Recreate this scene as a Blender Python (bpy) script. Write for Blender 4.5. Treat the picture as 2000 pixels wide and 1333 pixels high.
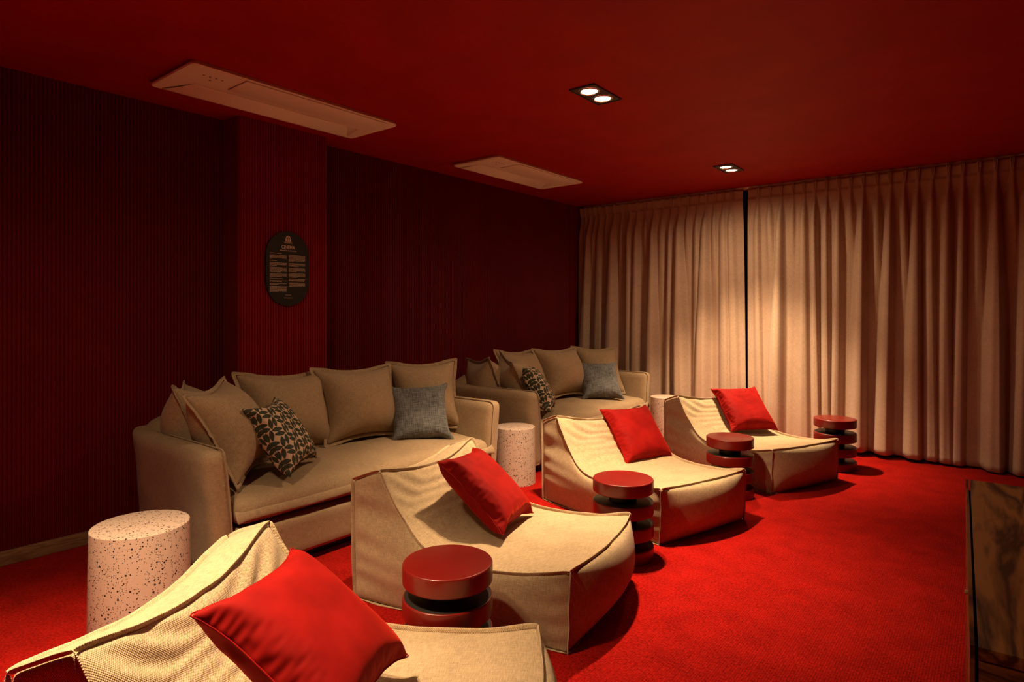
import bpy, bmesh, math, random
import numpy as np
from mathutils import Vector, Matrix, noise

for o in list(bpy.data.objects):
    bpy.data.objects.remove(o, do_unlink=True)
S = bpy.context.scene
C = S.collection
R = math.radians
random.seed(7)
rng = np.random.default_rng(7)

# ------------------------------------------------------------------ camera
YAW = R(38.439)
cam_d = bpy.data.cameras.new('camera')
cam = bpy.data.objects.new('camera', cam_d)
C.objects.link(cam)
cam.location = (0, 0, 1.33)
cam.rotation_euler = (R(90), 0, YAW)
cam_d.sensor_width = 36
cam_d.lens = 36 * 1207 / 2000
cam_d.shift_y = -60.5 / 2000
cam_d.clip_start = 0.02
S.camera = cam

# ------------------------------------------------------------------ world, exposure
w = bpy.data.worlds.new('world')
S.world = w
w.use_nodes = True
w.node_tree.nodes['Background'].inputs[0].default_value = (0.0, 0.0, 0.0, 1)
w.node_tree.nodes['Background'].inputs[1].default_value = 0.0
S.view_settings.view_transform = 'Standard'
S.view_settings.look = 'None'
S.view_settings.gamma = 1.0
S.view_settings.use_curve_mapping = False
S.view_settings.exposure = 0.0

# each of the two lamps in a recessed fitting: its main beam and the wide spill of its bare face
LAMP_W, LAMP_CONE = 345.0, R(78)
SPILL_W, SPILL_CONE = 42.0, R(168)
LAMP_COL = (1.0, 0.675, 0.37)
FITTINGS = [(-1.87, 0.46, 0), (-1.87, 3.15, 0), (-1.915, 5.53, 4)]   # in the photo's row, one above the lounger that the frame cuts

# ------------------------------------------------------------------ helpers
def mesh_obj(name, verts, faces, mat=None, parent=None, smooth=False):
    me = bpy.data.meshes.new(name)
    me.from_pydata([tuple(v) for v in verts], [], faces)
    me.update()
    o = bpy.data.objects.new(name, me)
    C.objects.link(o)
    if mat: me.materials.append(mat)
    if parent: o.parent = parent
    if smooth: me.polygons.foreach_set('use_smooth', [True] * len(me.polygons))
    return o

def bm_obj(name, bm, mat=None, parent=None, smooth=False):
    me = bpy.data.meshes.new(name)
    bm.normal_update(); bm.to_mesh(me); bm.free()
    o = bpy.data.objects.new(name, me)
    C.objects.link(o)
    if mat: me.materials.append(mat)
    if parent: o.parent = parent
    if smooth: me.polygons.foreach_set('use_smooth', [True] * len(me.polygons))
    return o

def empty(name, loc=(0, 0, 0), rz=0):
    o = bpy.data.objects.new(name, None)
    C.objects.link(o)
    o.empty_display_size = 0.1
    o.location = loc; o.rotation_euler = (0, 0, rz)
    return o

def tag(o, label, cat, group=None):
    o['label'] = label; o['category'] = cat
    if group: o['group'] = group
    return o

def struct(o):
    o['kind'] = 'structure'
    return o

def copy_tree(o, parent=None):
    c = o.copy(); C.objects.link(c); c.parent = parent
    for ch in list(o.children):
        copy_tree(ch, c)
    return c

def box_vf(lo, hi):
    x0, y0, z0 = lo; x1, y1, z1 = hi
    v = [(x0, y0, z0), (x1, y0, z0), (x1, y1, z0), (x0, y1, z0), (x0, y0, z1), (x1, y0, z1), (x1, y1, z1), (x0, y1, z1)]
    f = [(0, 3, 2, 1), (4, 5, 6, 7), (0, 1, 5, 4), (1, 2, 6, 5), (2, 3, 7, 6), (3, 0, 4, 7)]
    return v, f

def box(name, lo, hi, mat=None, parent=None, bevel=0.0, seg=2):
    v, f = box_vf(lo, hi)
    o = mesh_obj(name, v, f, mat, parent)
    if bevel:
        bm = bmesh.new(); bm.from_mesh(o.data)
        bmesh.ops.bevel(bm, geom=list(bm.edges), offset=bevel, segments=seg, profile=0.5, affect='EDGES')
        bm.to_mesh(o.data); bm.free()
        o.data.polygons.foreach_set('use_smooth', [True] * len(o.data.polygons))
        sharp(o)
    return o

def sharp(o, ang=35):
    me = o.data
    bm = bmesh.new(); bm.from_mesh(me)
    for e in bm.edges:
        if len(e.link_faces) == 2 and e.calc_face_angle(0) > R(ang): e.smooth = False
    bm.to_mesh(me); bm.free()

def lathe(name, prof, mat=None, parent=None, n=64):
    """prof: list of (r, z); closed by poles where r == 0"""
    vs, fs, rings = [], [], []
    for r, z in prof:
        if r < 1e-6:
            rings.append([len(vs)]); vs.append((0, 0, z))
        else:
            rings.append(list(range(len(vs), len(vs) + n)))
            vs += [(r * math.cos(2 * math.pi * k / n), r * math.sin(2 * math.pi * k / n), z) for k in range(n)]
    for a, b in zip(rings, rings[1:]):
        for k in range(n):
            k2 = (k + 1) % n
            if len(a) == 1: fs.append((a[0], b[k2], b[k]))
            elif len(b) == 1: fs.append((a[k], a[k2], b[0]))
            else: fs.append((a[k], a[k2], b[k2], b[k]))
    o = mesh_obj(name, vs, fs, mat, parent, True)
    bm = bmesh.new(); bm.from_mesh(o.data); bmesh.ops.recalc_face_normals(bm, faces=bm.faces); bm.to_mesh(o.data); bm.free()
    sharp(o, 40)
    return o

def rounded_disc(r, z0, z1, b, seg=5):
    p = [(0, z0)]
    for k in range(seg + 1):
        a = -math.pi / 2 + k / seg * math.pi / 2
        p.append((r - b + b * math.cos(a), z0 + b + b * math.sin(a)))
    for k in range(seg + 1):
        a = k / seg * math.pi / 2
        p.append((r - b + b * math.cos(a), z1 - b + b * math.sin(a)))
    p.append((0, z1))
    return p

def soft_box(name, lo, hi, r, n, mat=None, parent=None, fn=None):
    """box with round edges on an even grid, so that cloth can be pushed about by fn(p)"""
    lo = np.array(lo, float); hi = np.array(hi, float)
    vs, fs, idx = [], [], {}
    def vid(p):
        k = tuple(np.round(p, 5))
        if k not in idx:
            idx[k] = len(vs); vs.append(np.array(p, float))
        return idx[k]
    for ax in range(3):
        a, b = [k for k in range(3) if k != ax]
        for side in (0, 1):
            na, nb = n[a], n[b]
            g = [[None] * (nb + 1) for _ in range(na + 1)]
            for i in range(na + 1):
                for j in range(nb + 1):
                    p = np.zeros(3); p[ax] = hi[ax] if side else lo[ax]
                    p[a] = lo[a] + (hi[a] - lo[a]) * i / na; p[b] = lo[b] + (hi[b] - lo[b]) * j / nb
                    g[i][j] = vid(p)
            flip = (side == 1) != (ax == 1)
            for i in range(na):
                for j in range(nb):
                    q = (g[i][j], g[i + 1][j], g[i + 1][j + 1], g[i][j + 1])
                    fs.append(q if flip else q[::-1])
    rr = np.minimum(r, (hi - lo) / 2 - 1e-4)
    out = []
    for p in vs:
        q = np.clip(p, lo + rr, hi - rr); d = (p - q) / rr; l = np.linalg.norm(d)
        s = q + (d / l * rr if l > 1e-9 else 0)
        if fn: s = fn(s)
        out.append(s)
    o = mesh_obj(name, out, fs, mat, parent, True)
    uv_from(o.data, np.array(vs))
    return o

def uv_from(me, rest):
    """uv in metres, each face laid flat along its own main axis"""
    lay = me.uv_layers.new(name='uv')
    rest = np.asarray(rest)
    data = np.zeros((len(me.loops), 2))
    for p in me.polygons:
        vi = list(p.vertices)
        q = rest[vi]
        nn = np.abs(np.cross(q[1] - q[0], q[2] - q[0]))
        ax = int(np.argmax(nn))
        if ax == 0: u = q[:, [1, 2]]
        elif ax == 1: u = q[:, [0, 2]]
        else: u = q[:, [0, 1]]
        data[list(p.loop_indices)] = u
    lay.data.foreach_set('uv', data.ravel())

def tube(name, pts, r, mat=None, parent=None, n=6, closed=False):
    pts = [Vector(p) for p in pts]; m = len(pts)
    vs, fs = [], []
    up = None
    for i, p in enumerate(pts):
        if closed: t = (pts[(i + 1) % m] - pts[i - 1]).normalized()
        else: t = (pts[min(i + 1, m - 1)] - pts[max(i - 1, 0)]).normalized()
        if up is None:
            up = Vector((0, 0, 1)) if abs(t.z) < .9 else Vector((1, 0, 0))
        a = t.cross(up).normalized(); up = a.cross(t).normalized()
        for k in range(n):
            c = 2 * math.pi * k / n
            vs.append(p + (a * math.cos(c) + up * math.sin(c)) * r)
    for i in range(m if closed else m - 1):
        j = (i + 1) % m
        for k in range(n):
            fs.append((i * n + k, i * n + (k + 1) % n, j * n + (k + 1) % n, j * n + k))
    if not closed:
        fs.append(tuple(range(n))[::-1]); fs.append(tuple((m - 1) * n + k for k in range(n)))
    return mesh_obj(name, vs, fs, mat, parent, True)

# ------------------------------------------------------------------ materials
def mat(name):
    m = bpy.data.materials.new(name); m.use_nodes = True
    nt = m.node_tree
    return m, nt, nt.nodes['Principled BSDF']

def N(nt, typ, **kw):
    n = nt.nodes.new(typ)
    for k, v in kw.items():
        if k in n.inputs: n.inputs[k].default_value = v
        else: setattr(n, k, v)
    return n

def math_n(nt, op, a, b=None, c=None):
    n = nt.nodes.new('ShaderNodeMath'); n.operation = op
    for i, x in enumerate((a, b, c)):
        if x is None: continue
        if isinstance(x, (int, float)): n.inputs[i].default_value = x
        else: nt.links.new(x, n.inputs[i])
    return n.outputs[0]

def ramp(nt, fac, stops):
    r = nt.nodes.new('ShaderNodeValToRGB')
    e = r.color_ramp.elements
    while len(e) < len(stops): e.new(0.5)
    for k, (p, c) in enumerate(stops):
        e[k].position = p; e[k].color = (*c, 1)
    nt.links.new(fac, r.inputs[0])
    return r.outputs[0]

def cloth(name, col, dark=0.8, thread=420.0, bump=0.35, rough=0.9, sheen=0.15, slub=0.5, coord='UV', vary=1.0, fine=340):
    """plain weave: two crossed thread waves for relief, drawn-out noise for the slubs"""
    m, nt, b = mat(name); L = nt.links.new
    tc = N(nt, 'ShaderNodeTexCoord'); src = tc.outputs[coord]
    sep = N(nt, 'ShaderNodeSeparateXYZ'); L(src, sep.inputs[0])
    wa = math_n(nt, 'SINE', math_n(nt, 'MULTIPLY', sep.outputs[0], thread * 6.283 / 1.0 * 0.5))
    wb = math_n(nt, 'SINE', math_n(nt, 'MULTIPLY', sep.outputs[1], thread * 6.283 / 1.0 * 0.5))
    weave = math_n(nt, 'MULTIPLY', wa, wb)
    def slubs(sx, sy):
        mp = N(nt, 'ShaderNodeMapping'); mp.inputs['Scale'].default_value = (sx, sy, sx); L(src, mp.inputs[0])
        nz = N(nt, 'ShaderNodeTexNoise', Scale=1.0, Detail=3.0); L(mp.outputs[0], nz.inputs['Vector'])
        return nz.outputs[0]
    s1 = slubs(fine / 11, fine); s2 = slubs(fine, fine / 11)
    sl = math_n(nt, 'ADD', math_n(nt, 'MULTIPLY', s1, 0.5), math_n(nt, 'MULTIPLY', s2, 0.5))
    big = N(nt, 'ShaderNodeTexNoise', Scale=5.0, Detail=4.0); L(src, big.inputs['Vector'])
    mix = math_n(nt, 'ADD', math_n(nt, 'MULTIPLY', sl, 0.8), math_n(nt, 'MULTIPLY', big.outputs[0], 0.2))
    d = tuple(x * dark for x in col); l = tuple(min(1, x * (1 + 0.12 * vary)) for x in col)
    L(ramp(nt, mix, [(0.5 - 0.18 * slub, d), (0.5 + 0.18 * slub, l)]), b.inputs['Base Color'])
    h = math_n(nt, 'ADD', weave, math_n(nt, 'MULTIPLY', sl, 3.0))
    bp = N(nt, 'ShaderNodeBump', Strength=bump, Distance=0.0015); L(h, bp.inputs['Height']); L(bp.outputs[0], b.inputs['Normal'])
    b.inputs['Roughness'].default_value = rough
    b.inputs['Sheen Weight'].default_value = sheen
    b.inputs['Sheen Roughness'].default_value = 0.5
    b.inputs['Specular IOR Level'].default_value = 0.15
    return m

LINEN = (0.50, 0.375, 0.235)
M_linen = cloth('linen_beige', LINEN, 0.72, 330, 0.5)
M_sofa = cloth('sofa_linen', (0.40, 0.285, 0.175), 0.74, 520, 0.3)
M_grey = cloth('slub_grey_blue', (0.125, 0.132, 0.14), 0.42, 420, 0.5, slub=0.6, vary=7, fine=170)
M_curtain = cloth('curtain_cloth', (0.50, 0.36, 0.27), 0.86, 700, 0.12, coord='UV')

def velvet():
    m, nt, b = mat('red_velvet'); L = nt.links.new
    tc = N(nt, 'ShaderNodeTexCoord')
    nz = N(nt, 'ShaderNodeTexNoise', Scale=9.0, Detail=4.0); L(tc.outputs['UV'], nz.inputs['Vector'])
    L(ramp(nt, nz.outputs[0], [(0.3, (0.19, 0.0025, 0.002)), (0.7, (0.29, 0.005, 0.004))]), b.inputs['Base Color'])
    fz = N(nt, 'ShaderNodeTexNoise', Scale=700.0, Detail=2.0); L(tc.outputs['UV'], fz.inputs['Vector'])
    bp = N(nt, 'ShaderNodeBump', Strength=0.25, Distance=0.001); L(fz.outputs[0], bp.inputs['Height']); L(bp.outputs[0], b.inputs['Normal'])
    b.inputs['Roughness'].default_value = 0.75
    b.inputs['Specular IOR Level'].default_value = 0.1
    b.inputs['Sheen Weight'].default_value = 0.55
    b.inputs['Sheen Roughness'].default_value = 0.35
    b.inputs['Sheen Tint'].default_value = (1.0, 0.06, 0.03, 1)
    return m
M_velvet = velvet()

def leaf_print():
    """pairs of dark green leaves, turned a quarter from cell to cell, on a pale pink ground"""
    m, nt, b = mat('leaf_print'); L = nt.links.new
    tc = N(nt, 'ShaderNodeTexCoord'); sep = N(nt, 'ShaderNodeSeparateXYZ'); L(tc.outputs['UV'], sep.inputs[0])
    k = 1 / 0.058
    u = math_n(nt, 'MULTIPLY', math_n(nt, 'ADD', sep.outputs[0], 5), k); v = math_n(nt, 'MULTIPLY', math_n(nt, 'ADD', sep.outputs[1], 5), k)
    iu = math_n(nt, 'FLOOR', u); iv = math_n(nt, 'FLOOR', v)
    par = math_n(nt, 'MODULO', math_n(nt, 'ADD', iu, iv), 2.0)
    fu = math_n(nt, 'SUBTRACT', math_n(nt, 'SUBTRACT', u, iu), 0.5); fv = math_n(nt, 'SUBTRACT', math_n(nt, 'SUBTRACT', v, iv), 0.5)
    # swap the axes on odd cells
    ipar = math_n(nt, 'SUBTRACT', 1.0, par)
    a = math_n(nt, 'ADD', math_n(nt, 'MULTIPLY', fu, ipar), math_n(nt, 'MULTIPLY', fv, par))
    c = math_n(nt, 'ADD', math_n(nt, 'MULTIPLY', fv, ipar), math_n(nt, 'MULTIPLY', math_n(nt, 'MULTIPLY', fu, par), -1.0))
    # two leaves side by side across a, long along c, each bent a little
    side = math_n(nt, 'SIGN', a)
    aa = math_n(nt, 'SUBTRACT', math_n(nt, 'SUBTRACT', a, math_n(nt, 'MULTIPLY', side, 0.235)), math_n(nt, 'MULTIPLY', c, 0.28))
    aa = math_n(nt, 'ABSOLUTE', aa)
    c2 = math_n(nt, 'MULTIPLY', c, c)
    half = math_n(nt, 'MULTIPLY', math_n(nt, 'SUBTRACT', 1.0, math_n(nt, 'MULTIPLY', c2, 3.6)), 0.245)
    ins = math_n(nt, 'LESS_THAN', aa, half)
    vein = math_n(nt, 'LESS_THAN', aa, 0.0)
    nz = N(nt, 'ShaderNodeTexNoise', Scale=120.0, Detail=2.0); L(tc.outputs['UV'], nz.inputs['Vector'])
    green = ramp(nt, nz.outputs[0], [(0.3, (0.028, 0.036, 0.026)), (0.75, (0.062, 0.070, 0.046))])
    mx = N(nt, 'ShaderNodeMix', data_type='RGBA'); L(ins, mx.inputs['Factor'])
    mx.inputs[6].default_value = (0.58, 0.42, 0.31, 1); L(green, mx.inputs[7])
    L(mx.outputs[2], b.inputs['Base Color'])
    fz = N(nt, 'ShaderNodeTexNoise', Scale=500.0); L(tc.outputs['UV'], fz.inputs['Vector'])
    bp = N(nt, 'ShaderNodeBump', Strength=0.2, Distance=0.001); L(fz.outputs[0], bp.inputs['Height']); L(bp.outputs[0], b.inputs['Normal'])
    b.inputs['Roughness'].default_value = 0.8
    b.inputs['Specular IOR Level'].default_value = 0.2
    return m
M_leaf = leaf_print()

def plain(name, col, rough=0.6, spec=0.3, noise_scale=None, bump=0.0, coat=0.0):
    m, nt, b = mat(name); L = nt.links.new
    b.inputs['Base Color'].default_value = (*col, 1)
    b.inputs['Roughness'].default_value = rough
    b.inputs['Specular IOR Level'].default_value = spec
    b.inputs['Coat Weight'].default_value = coat
    if noise_scale:
        tc = N(nt, 'ShaderNodeTexCoord')
        nz = N(nt, 'ShaderNodeTexNoise', Scale=noise_scale, Detail=4.0); L(tc.outputs['Object'], nz.inputs['Vector'])
        L(ramp(nt, nz.outputs[0], [(0.3, tuple(x * 0.88 for x in col)), (0.7, tuple(min(1, x * 1.06) for x in col))]), b.inputs['Base Color'])
        if bump:
            bp = N(nt, 'ShaderNodeBump', Strength=bump, Distance=0.002); L(nz.outputs[0], bp.inputs['Height']); L(bp.outputs[0], b.inputs['Normal'])
    return m

def carpet():
    m, nt, b = mat('red_carpet'); L = nt.links.new
    tc = N(nt, 'ShaderNodeTexCoord')
    sep = N(nt, 'ShaderNodeSeparateXYZ'); L(tc.outputs['Object'], sep.inputs[0])
    rib = math_n(nt, 'SINE', math_n(nt, 'MULTIPLY', sep.outputs[0], 6.283 / 0.009))
    vo = N(nt, 'ShaderNodeTexVoronoi', Scale=170.0); L(tc.outputs['Object'], vo.inputs['Vector'])
    fi = N(nt, 'ShaderNodeTexNoise', Scale=95.0, Detail=3.0); L(tc.outputs['Object'], fi.inputs['Vector'])
    big = N(nt, 'ShaderNodeTexNoise', Scale=7.0, Detail=5.0); L(tc.outputs['Object'], big.inputs['Vector'])
    mix = math_n(nt, 'ADD', math_n(nt, 'MULTIPLY', fi.outputs[0], 0.7), math_n(nt, 'MULTIPLY', big.outputs[0], 0.3))
    L(ramp(nt, mix, [(0.32, (0.17, 0.002, 0.002)), (0.68, (0.49, 0.010, 0.007))]), b.inputs['Base Color'])
    hgt = math_n(nt, 'ADD', math_n(nt, 'MULTIPLY', rib, 0.25), math_n(nt, 'ADD', math_n(nt, 'MULTIPLY', vo.outputs['Distance'], -1.0), fi.outputs[0]))
    bp = N(nt, 'ShaderNodeBump', Strength=0.8, Distance=0.004); L(hgt, bp.inputs['Height']); L(bp.outputs[0], b.inputs['Normal'])
    b.inputs['Roughness'].default_value = 0.95
    b.inputs['Specular IOR Level'].default_value = 0.05
    b.inputs['Sheen Weight'].default_value = 0.2
    b.inputs['Sheen Tint'].default_value = (1.0, 0.1, 0.06, 1)
    return m
M_carpet = carpet()

def terrazzo(name, ground):
    m, nt, b = mat(name); L = nt.links.new
    tc = N(nt, 'ShaderNodeTexCoord')
    out = None
    for sc, thr in ((75.0, 0.30), (150.0, 0.36), (40.0, 0.15)):
        vo = N(nt, 'ShaderNodeTexVoronoi', Scale=sc); L(tc.outputs['Object'], vo.inputs['Vector'])
        cs = N(nt, 'ShaderNodeSeparateColor'); L(vo.outputs['Color'], cs.inputs[0])
        # each cell has its own chip size, and many have none
        sz = math_n(nt, 'MULTIPLY', math_n(nt, 'MAXIMUM', math_n(nt, 'SUBTRACT', cs.outputs[0], 0.30), 0.0), thr / 0.62)
        c = math_n(nt, 'LESS_THAN', vo.outputs['Distance'], sz)
        out = c if out is None else math_n(nt, 'MAXIMUM', out, c)
    mx = N(nt, 'ShaderNodeMix', data_type='RGBA'); L(out, mx.inputs['Factor'])
    mx.inputs[6].default_value = (*ground, 1); mx.inputs[7].default_value = (0.022, 0.017, 0.014, 1)
    L(mx.outputs[2], b.inputs['Base Color'])
    b.inputs['Roughness'].default_value = 0.55
    b.inputs['Specular IOR Level'].default_value = 0.3
    return m
M_terrazzo = terrazzo('speckled_terrazzo', (0.54, 0.41, 0.345))

def wood(name, c1, c2, axis='Y', scale=1.0, rough=0.45):
    m, nt, b = mat(name); L = nt.links.new
    tc = N(nt, 'ShaderNodeTexCoord')
    mp = N(nt, 'ShaderNodeMapping')
    sc = {'X': (1.2, 9, 9), 'Y': (9, 1.2, 9), 'Z': (9, 9, 1.2)}[axis]
    mp.inputs['Scale'].default_value = tuple(s * scale for s in sc)
    L(tc.outputs['Object'], mp.inputs[0])
    nz = N(nt, 'ShaderNodeTexNoise', Scale=0.9, Detail=5.0, Distortion=1.2); L(mp.outputs[0], nz.inputs['Vector'])
    bands = math_n(nt, 'FRACT', math_n(nt, 'MULTIPLY', nz.outputs[0], 8.0))
    tri = math_n(nt, 'ABSOLUTE', math_n(nt, 'SUBTRACT', math_n(nt, 'MULTIPLY', bands, 2.0), 1.0))
    mp2 = N(nt, 'ShaderNodeMapping'); mp2.inputs['Scale'].default_value = tuple(s * scale * 14 for s in sc); L(tc.outputs['Object'], mp2.inputs[0])
    fine = N(nt, 'ShaderNodeTexNoise', Scale=1.0, Detail=3.0); L(mp2.outputs[0], fine.inputs['Vector'])
    f = math_n(nt, 'ADD', math_n(nt, 'MULTIPLY', tri, 0.6), math_n(nt, 'MULTIPLY', fine.outputs[0], 0.4))
    L(ramp(nt, f, [(0.24, c1), (0.70, c2)]), b.inputs['Base Color'])
    b.inputs['Roughness'].default_value = rough
    b.inputs['Specular IOR Level'].default_value = 0.3
    return m
M_walnut = wood('walnut', (0.045, 0.015, 0.004), (0.26, 0.105, 0.028), 'Y', 0.75)
M_walnut_x = wood('walnut_front', (0.045, 0.015, 0.005), (0.20, 0.075, 0.022), 'X', 1.0)
M_base = wood('baseboard_wood', (0.22, 0.12, 0.06), (0.34, 0.20, 0.10), 'Y', 1.0, 0.5)

M_ceiling = plain('ceiling_red_paint', (0.34, 0.007, 0.003), 0.6, 0.2, 3.0)
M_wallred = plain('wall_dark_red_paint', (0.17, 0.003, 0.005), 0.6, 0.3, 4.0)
M_pillar = plain('pillar_front_red', (0.30, 0.004, 0.008), 0.6, 0.3, 4.0)  # lighter red than the wall, only on the pillar's front panel
M_dark = plain('dark_paint', (0.012, 0.008, 0.008), 0.8, 0.1)
M_roomred = plain('room_red_paint', (0.10, 0.006, 0.006), 0.7, 0.2)
M_plastic = plain('white_plastic', (0.88, 0.84, 0.78), 0.5, 0.35)
M_plastic_grey = plain('grey_plastic', (0.20, 0.16, 0.14), 0.5, 0.3)
M_lacquer = plain('oxblood_lacquer', (0.17, 0.006, 0.004), 0.34, 0.45, 6.0, coat=0.15)
M_black = plain('black_metal', (0.012, 0.011, 0.010), 0.42, 0.4)
M_bezel = plain('downlight_bezel', (0.045, 0.04, 0.033), 0.45, 0.5)
M_plaque = plain('plaque_black', (0.013, 0.011, 0.009), 0.5, 0.3)
M_print = plain('print_cream', (0.62, 0.48, 0.36), 0.7, 0.2)
M_tag = plain('woven_tag', (0.62, 0.45, 0.14), 0.8, 0.1)
M_brass = plain('brass_knob', (0.45, 0.32, 0.14), 0.35, 0.6)
def chrome():
    m, nt, b = mat('gimbal_chrome')
    b.inputs['Base Color'].default_value = (0.75, 0.72, 0.66, 1); b.inputs['Metallic'].default_value = 1.0; b.inputs['Roughness'].default_value = 0.25
    return m
M_chrome = chrome()
def lamp_glow():
    m, nt, b = mat('lamp_glow')
    b.inputs['Base Color'].default_value = (0.8, 0.8, 0.8, 1)
    b.inputs['Emission Color'].default_value = (1.0, 0.80, 0.52, 1)
    b.inputs['Emission Strength'].default_value = 22.0
    return m
M_glow = lamp_glow()

# ------------------------------------------------------------------ the room
X0, X1, Y0, Y1, H = -4.08, 2.3, -1.6, 6.74, 2.6
XP = -3.885                                    # face of the pillar
PY0, PY1 = 2.055, 2.707
struct(box('floor', (X0 - .1, Y0 - .1, -0.1), (X1 + .1, Y1 + .1, 0), M_carpet))
struct(box('ceiling', (X0 - .1, Y0 - .1, H), (X1 + .1, Y1 + .1, H + .1), M_ceiling))
wl = struct(box('wall_left', (X0 - .1, Y0, 0), (X0 - 0.012, Y1, H), M_wallred))
struct(box('wall_back', (X0 - .1, Y1, 0), (X1 + .1, Y1 + .1, H), M_dark))
struct(box('wall_right', (X1, Y0, 0), (X1 + .1, Y1, H), M_roomred))
struct(box('wall_front', (X0 - .1, Y0 - .1, 0), (X1 + .1, Y0, H), M_roomred))

PITCH = 0.0193
def fluted(name, a, b, z0, z1, parent, to_world, m_=None):
    """half-round ribs side by side; a..b along the wall, to_world(along, out, z)"""
    n = max(1, round((b - a) / PITCH)); p = (b - a) / n
    prof = []
    for k in range(n):
        c = a + (k + .5) * p; r = p * 0.36
        prof.append((a + k * p, 0.0))
        for j in range(5):
            t = math.pi - j * math.pi / 4
            prof.append((c + r * math.cos(t), 0.0015 + 0.013 * math.sin(t)))
    prof.append((b, 0.0))
    vs, fs = [], []
    for u, d in prof:
        vs.append(to_world(u, d, z0)); vs.append(to_world(u, d, z1))
    for k in range(len(prof) - 1):
        fs.append((2 * k, 2 * k + 2, 2 * k + 3, 2 * k + 1))
    o = mesh_obj(name, vs, fs, m_ or M_wallred, parent)
    bm = bmesh.new(); bm.from_mesh(o.data); bmesh.ops.recalc_face_normals(bm, faces=bm.faces); bm.to_mesh(o.data); bm.free()
    return o

left_face = lambda u, d, z: (X0 - .012 + d, u, z)
edges = [Y0, -0.35, 0.85, PY0]
for a, b in zip(edges, edges[1:]): fluted('fluted_panel', a, b - 0.002, 0.07, H, wl, left_face)
edges = [PY1, 3.6, 4.75, 6.25]
for a, b in zip(edges, edges[1:]): fluted('fluted_panel', a, b - 0.002, 0.07, H, wl, left_face)
box('filler_panel', (X0 - .012, 6.25, 0.07), (X0 + .006, Y1, H), M_wallred, wl)
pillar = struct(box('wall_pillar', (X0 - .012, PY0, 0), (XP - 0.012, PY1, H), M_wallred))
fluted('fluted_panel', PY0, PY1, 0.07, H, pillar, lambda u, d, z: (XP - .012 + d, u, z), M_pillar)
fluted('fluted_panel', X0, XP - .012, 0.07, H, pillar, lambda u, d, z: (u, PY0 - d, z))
fluted('fluted_panel', X0, XP - .012, 0.07, H, pillar, lambda u, d, z: (u, PY1 + d, z))
struct(box('baseboard_left', (X0 - .012, Y0, 0), (X0 + .022, PY0, 0.072), M_base, bevel=0.004))
struct(box('baseboard_pillar', (X0, PY0 - .02, 0), (XP + .02, PY1 + .02, 0.071), M_base, bevel=0.004))
struct(box('baseboard_far', (X0 - .012, PY1, 0), (X0 + .022, Y1, 0.072), M_base, bevel=0.004))

# ------------------------------------------------------------------ recessed twin downlights
def downlight(x, y, tilt, label):
    """tilt: how far the gimbals are turned to the curtains"""
    t = empty('twin_downlight', (x, y, H))
    tag(t, label, 'downlight', 'recessed twin downlights')
    hw, hl = 0.083, 0.162
    # frame: flat black bezel with two round openings
    bm = bmesh.new()
    n = 32; rad = 0.062
    for cy_ in (-0.077, 0.077):
        ring, sq, ring2 = [], [], []
        for k in range(n):
            a = 2 * math.pi * (k + .5) / n
            c, s = math.cos(a), math.sin(a)
            ring.append(bm.verts.new((rad * c, cy_ + rad * s, -0.006)))
            ring2.append(bm.verts.new((rad * c * .97, cy_ + rad * s * .97, 0.0)))
            m_ = max(abs(c), abs(s))
            sx = c / m_; sy = s / m_
            yo = cy_ + sy * (hl - 0.077 if sy * cy_ > 0 else 0.077)
            sq.append(bm.verts.new((sx * hw, yo, -0.006)))
        for k in range(n):
            j = (k + 1) % n
            bm.faces.new((ring[k], ring[j], sq[j], sq[k]))
            bm.faces.new((ring[j], ring[k], ring2[k], ring2[j]))
    bmesh.ops.recalc_face_normals(bm, faces=bm.faces)
    bm_obj('frame', bm, M_bezel, t)
    # rim around the bezel
    rim = []
    for a, b, c, d in ((-hw, -hl, hw, -hl + .006), (-hw, hl - .006, hw, hl), (-hw, -hl, -hw + .006, hl), (hw - .006, -hl, hw, hl)):
        box('rim', (a, b, -0.009), (c, d, 0.0), M_bezel, t)
    for cy_ in (-0.077, 0.077):
        g = lathe('gimbal_ring', [(0.060, -0.0055), (0.060, -0.010), (0.053, -0.012), (0.047, -0.008), (0.046, -0.003)], M_chrome, t, 32)
        g.location = (0, cy_, 0)
        l = lathe('lamp', [(0, -0.0035), (0.046, -0.0035), (0.046, -0.001), (0, -0.001)], M_glow, t, 32)
        l.location = (0, cy_, 0)
        for nme, wt, cone in (('lamp_beam', LAMP_W, LAMP_CONE), ('lamp_spill', SPILL_W, SPILL_CONE)):
            ld = bpy.data.lights.new(nme, 'SPOT')
            ld.energy = wt; ld.color = LAMP_COL; ld.spot_size = cone; ld.spot_blend = 1.0; ld.shadow_soft_size = 0.03
            lo = bpy.data.objects.new(nme, ld); C.objects.link(lo); lo.parent = t
            lo.location = (0, cy_, -0.02); lo.rotation_euler = (R(tilt) if nme == 'lamp_beam' else 0, 0, 0)
    return t
DL_LABELS = ['black twin downlight over the lounger farthest from the curtains', 'black twin downlight in the red ceiling between the two air units', 'black twin downlight in the red ceiling close to the curtains']
for (x, y, tl), lb in zip(FITTINGS, DL_LABELS): downlight(x, y, tl, lb)

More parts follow.
